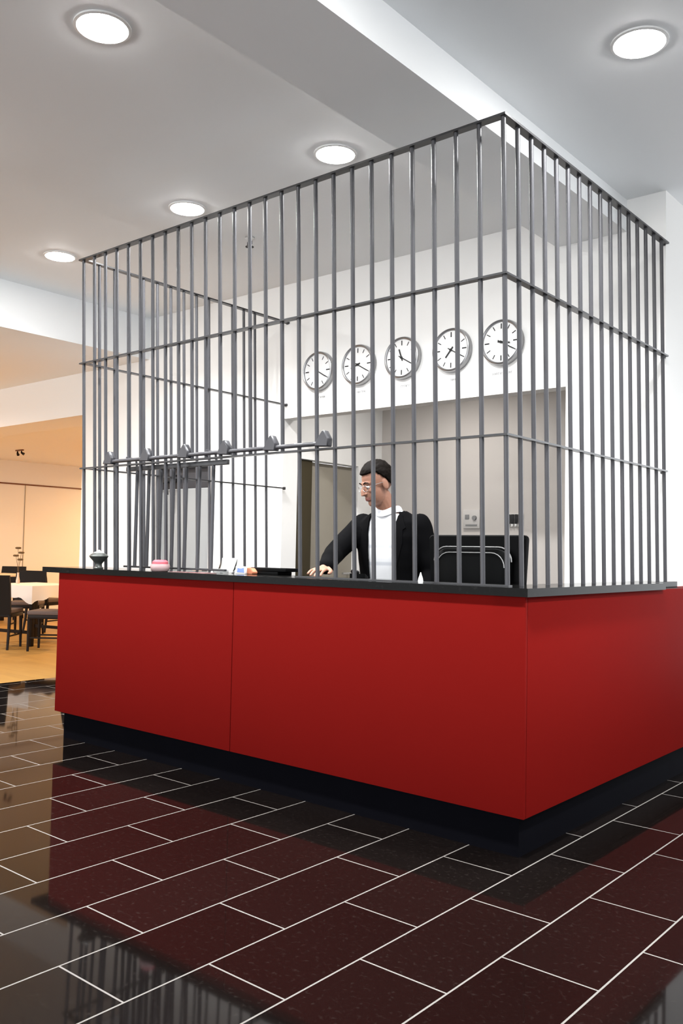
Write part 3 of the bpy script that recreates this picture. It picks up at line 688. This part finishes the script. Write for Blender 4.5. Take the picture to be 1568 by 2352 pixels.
for f in body.faces:
    c = HM.inverted() @ (f.calc_center_median() - HC)
    f.material_index = 1 if (abs(c.x) < 0.024 and c.y < -0.072 and -0.073 < c.z < -0.051) else 0
    f.smooth = True
body_o = obj('body', body, [M['skin'], M['lip']], person, smooth=True, ang=180)
for s in (-1, 1):
    b = bm_new(); ellipsoid(b, H((0.031 * s, -0.0775, 0.006)), (0.0125, 0.0095, 0.0085), 16, HM)
    o = obj('eye', b, M['eyewhite'], person)
    b = bm_new(); ellipsoid(b, H((0.031 * s, -0.0855, 0.004)), (0.0055, 0.0025, 0.0055), 12, HM); obj('iris', b, M['ink'], o)
    b = bm_new(); tube(b, [H((0.014 * s, -0.092, 0.030)), H((0.032 * s, -0.090, 0.036)), H((0.050 * s, -0.076, 0.030))], [0.003, 0.0042, 0.002], 8); obj('eyebrow', b, M['hair'], person)
# hair: thick cap following the skull, fringe in front, down to the nape
b = bm_new()
bmesh.ops.create_icosphere(b, subdivisions=5, radius=1.0)
kill = []
for v in b.verts:
    p = v.co
    hl = 0.42 if p.y < -0.35 else (0.42 - (p.y + 0.35) * 1.25)
    hl = max(hl, -0.62)
    if p.z < hl: kill.append(v)
bmesh.ops.delete(b, geom=kill, context='VERTS')
for v in b.verts:
    p = v.co.copy()
    nn = noise.noise(Vector((p.x * 9, p.y * 5, p.z * 7))) * 0.05 + noise.noise(p * 22) * 0.025
    k = 1 + nn + 0.05 * max(0, p.z)
    v.co = H((p.x * 0.086 * k, 0.013 + p.y * 0.104 * k, 0.036 + p.z * 0.104 * k))
bmesh.ops.solidify(b, geom=list(b.faces), thickness=0.010)
obj('hair', b, M['hair'], person, ang=180)
# glasses
gl = None
b = bm_new()
for s in (-1, 1):
    pts = [H((0.033 * s + 0.024 * math.cos(2 * PI * k / 20), -0.104 + 0.012 * abs(math.cos(2 * PI * k / 20)) * (1 if math.cos(2 * PI * k / 20) * s > 0 else 0.2), 0.004 + 0.017 * math.sin(2 * PI * k / 20))) for k in range(21)]
    tube(b, pts, 0.0014, 6, cap=False)
    tube(b, [H((0.056 * s, -0.094, 0.010)), H((0.077 * s, -0.04, 0.012)), H((0.081 * s, 0.02, 0.010))], 0.0014, 6)
tube(b, [H((-0.010, -0.105, 0.010)), H((0, -0.109, 0.013)), H((0.010, -0.105, 0.010))], 0.0014, 6)
obj('glasses', b, M['brush'], person)
# shirt under the jacket
b = bm_new()
torso(b, [(0, 0.03, 0.90, 0.166, 0.120), (0, 0.025, 0.96, 0.172, 0.124), (0, 0.01, 1.08, 0.158, 0.116), (0, 0.0, 1.22, 0.172, 0.124), (0, 0.0, 1.34, 0.182, 0.124), (0, 0.0, 1.42, 0.168, 0.103), (0, -0.004, 1.468, 0.105, 0.080)])
sh = remeshed(b, 0.008, 5)
obj('shirt', sh, M['shirt'], person, ang=180)
b = bm_new()
n = 28; rings = []
for (dz, k, dy) in ((0.0, 1.20, 0.004), (0.022, 1.08, 0.0), (0.040, 1.03, -0.008), (0.032, 1.16, -0.004), (0.004, 1.34, 0.0)):
    r = []
    for q in range(n):
        a = 2 * PI * q / n - PI / 2
        front = max(0, -math.sin(a))
        r.append(Vector((-0.006 + 0.064 * k * math.cos(a), -0.022 + dy + 0.068 * k * math.sin(a), 1.475 + dz - 0.030 * front ** 3)))
    rings.append(r)
ring_loft(b, rings, cap=False); obj('shirt_collar', b, M['shirt'], person, ang=180)
# jacket
b = bm_new()
torso(b, [(0, 0.03, 0.80, 0.190, 0.140), (0, 0.03, 0.90, 0.192, 0.140), (0, 0.012, 1.07, 0.180, 0.134), (0, 0.0, 1.22, 0.194, 0.140), (0, 0.004, 1.34, 0.206, 0.140), (0, 0.006, 1.42, 0.196, 0.120), (0, 0.004, 1.462, 0.135, 0.096), (0, 0.0, 1.490, 0.085, 0.08)])
for A in (RA, LA):
    mid = [tuple(Vector(A[0]).lerp(Vector(A[1]), 0.5)), tuple(Vector(A[1]).lerp(Vector(A[2]), 0.5))]
    limb(b, [A[0], mid[0], A[1], mid[1], tuple(Vector(A[1]).lerp(Vector(A[2]), 1.0))], [0.068, 0.065, 0.060, 0.052, 0.044])
jk = remeshed(b, 0.008, 6)
# soft cloth folds
for v in jk.verts:
    p = v.co; nrm = v.normal
    v.co = p + nrm * (0.0045 * math.sin(p.z * 46 + 3 * noise.noise(p * 6)) * noise.noise(p * 7 + Vector((3, 1, 2))))
def opening(z):
    if z > 1.42: return 0.088
    if z > 1.10: return 0.075 + (z - 1.10) * 0.04
    return 0.075 - (1.10 - z) * 0.06
def cut_faces(bm, test):
    dl = [f for f in bm.faces if test(f.calc_center_median())]
    bmesh.ops.delete(bm, geom=dl, context='FACES')
cut_faces(jk, lambda c: c.y < -0.055 and abs(c.x - 0.0) < opening(c.z) and 0.78 < c.z < 1.52)
cut_faces(jk, lambda c: c.z > 1.468 and math.hypot(c.x, c.y + 0.012) < 0.098)
cut_faces(jk, lambda c: c.z < 0.808 and math.hypot(c.x, c.y) < 0.17)
for v in jk.verts:          # clean front edges along the opening
    if v.is_boundary and v.co.y < -0.05 and v.co.z > 0.81 and abs(v.co.x) < opening(v.co.z) + 0.02 and v.co.z < 1.46:
        v.co.x = math.copysign(opening(v.co.z), v.co.x)
from mathutils.bvhtree import BVHTree
jk_tree = BVHTree.FromBMesh(jk)
def front_y(x, z):
    h = jk_tree.ray_cast(Vector((x, -1, z)), Vector((0, 1, 0)))
    return h[0].y if h[0] is not None else -0.12
bmesh.ops.solidify(jk, geom=list(jk.faces), thickness=0.006)
obj('jacket', jk, M['jacket'], person, ang=180)
for s in (-1, 1):
    b = bm_new()
    pts = [(1.455, 0.022), (1.42, 0.040), (1.385, 0.056), (1.372, 0.042), (1.30, 0.048), (1.22, 0.034), (1.14, 0.016), (1.09, 0.006)]
    rings = []
    for z, w in pts:
        x0 = opening(z) + 0.002; ya = front_y(s * (x0 + 0.004), z); yb = front_y(s * (x0 + w), z)
        rings.append([Vector((s * x0, ya - 0.011, z)), Vector((s * (x0 + w), yb - 0.008, z)), Vector((s * (x0 + w), yb + 0.002, z)), Vector((s * x0, ya + 0.002, z))])
    ring_loft(b, rings); obj('lapel', b, M['jacket'], person)
# trousers and shoes
b = bm_new()
torso(b, [(0, 0.03, 0.80, 0.168, 0.118), (0, 0.03, 0.90, 0.172, 0.124), (0, 0.022, 0.97, 0.170, 0.122)])
for s in (-1, 1): limb(b, [(0.092 * s, 0.03, 0.86), (0.102 * s, 0.02, 0.50), (0.106 * s, 0.04, 0.075)], [0.100, 0.076, 0.066])
tr = remeshed(b, 0.010, 4); obj('trousers', tr, M['trouser'], person, ang=180)
for s in (-1, 1):
    b = bm_new(); limb(b, [(0.106 * s, 0.055, 0.056), (0.112 * s, -0.06, 0.050), (0.120 * s, -0.165, 0.040)], [0.050, 0.048, 0.038], 14)
    for v in b.verts: v.co.z = max(v.co.z, 0.0)
    shb = remeshed(b, 0.006, 3)
    for v in shb.verts: v.co.z = max(v.co.z, 0.0)
    obj('shoe', shb, M['shoe'], person, ang=180)

# ------------------------------------------------------------------ light, camera, output
w = bpy.data.worlds.new('World'); S.world = w; w.use_nodes = True
bg = w.node_tree.nodes['Background']; bg.inputs['Color'].default_value = (0.94, 0.97, 1.0, 1); bg.inputs['Strength'].default_value = 1.9

cam = bpy.data.cameras.new('Camera'); co = bpy.data.objects.new('Camera', cam); COL.objects.link(co); S.camera = co
yaw, pitch, roll, F = 0.6973, 0.0464, 0.0192, 2013.1358
fw = Vector((-math.sin(yaw) * math.cos(pitch), math.cos(yaw) * math.cos(pitch), math.sin(pitch)))
rt = Vector((math.cos(yaw), math.sin(yaw), 0)); up = rt.cross(fw)
r2 = rt * math.cos(roll) + up * math.sin(roll); u2 = -rt * math.sin(roll) + up * math.cos(roll)
mw = Matrix((r2, u2, -fw)).transposed().to_4x4(); mw.translation = Vector((1.7272, -3.2433, 1.2363))
co.matrix_world = mw
cam.sensor_fit = 'VERTICAL'; cam.sensor_height = 36.0; cam.lens = F / 2352 * 36.0
cam.clip_start = 0.05; cam.clip_end = 100

S.view_settings.view_transform = 'Standard'; S.view_settings.look = 'None'
S.view_settings.exposure = 1.0; S.view_settings.gamma = 1.0; S.view_settings.use_curve_mapping = False
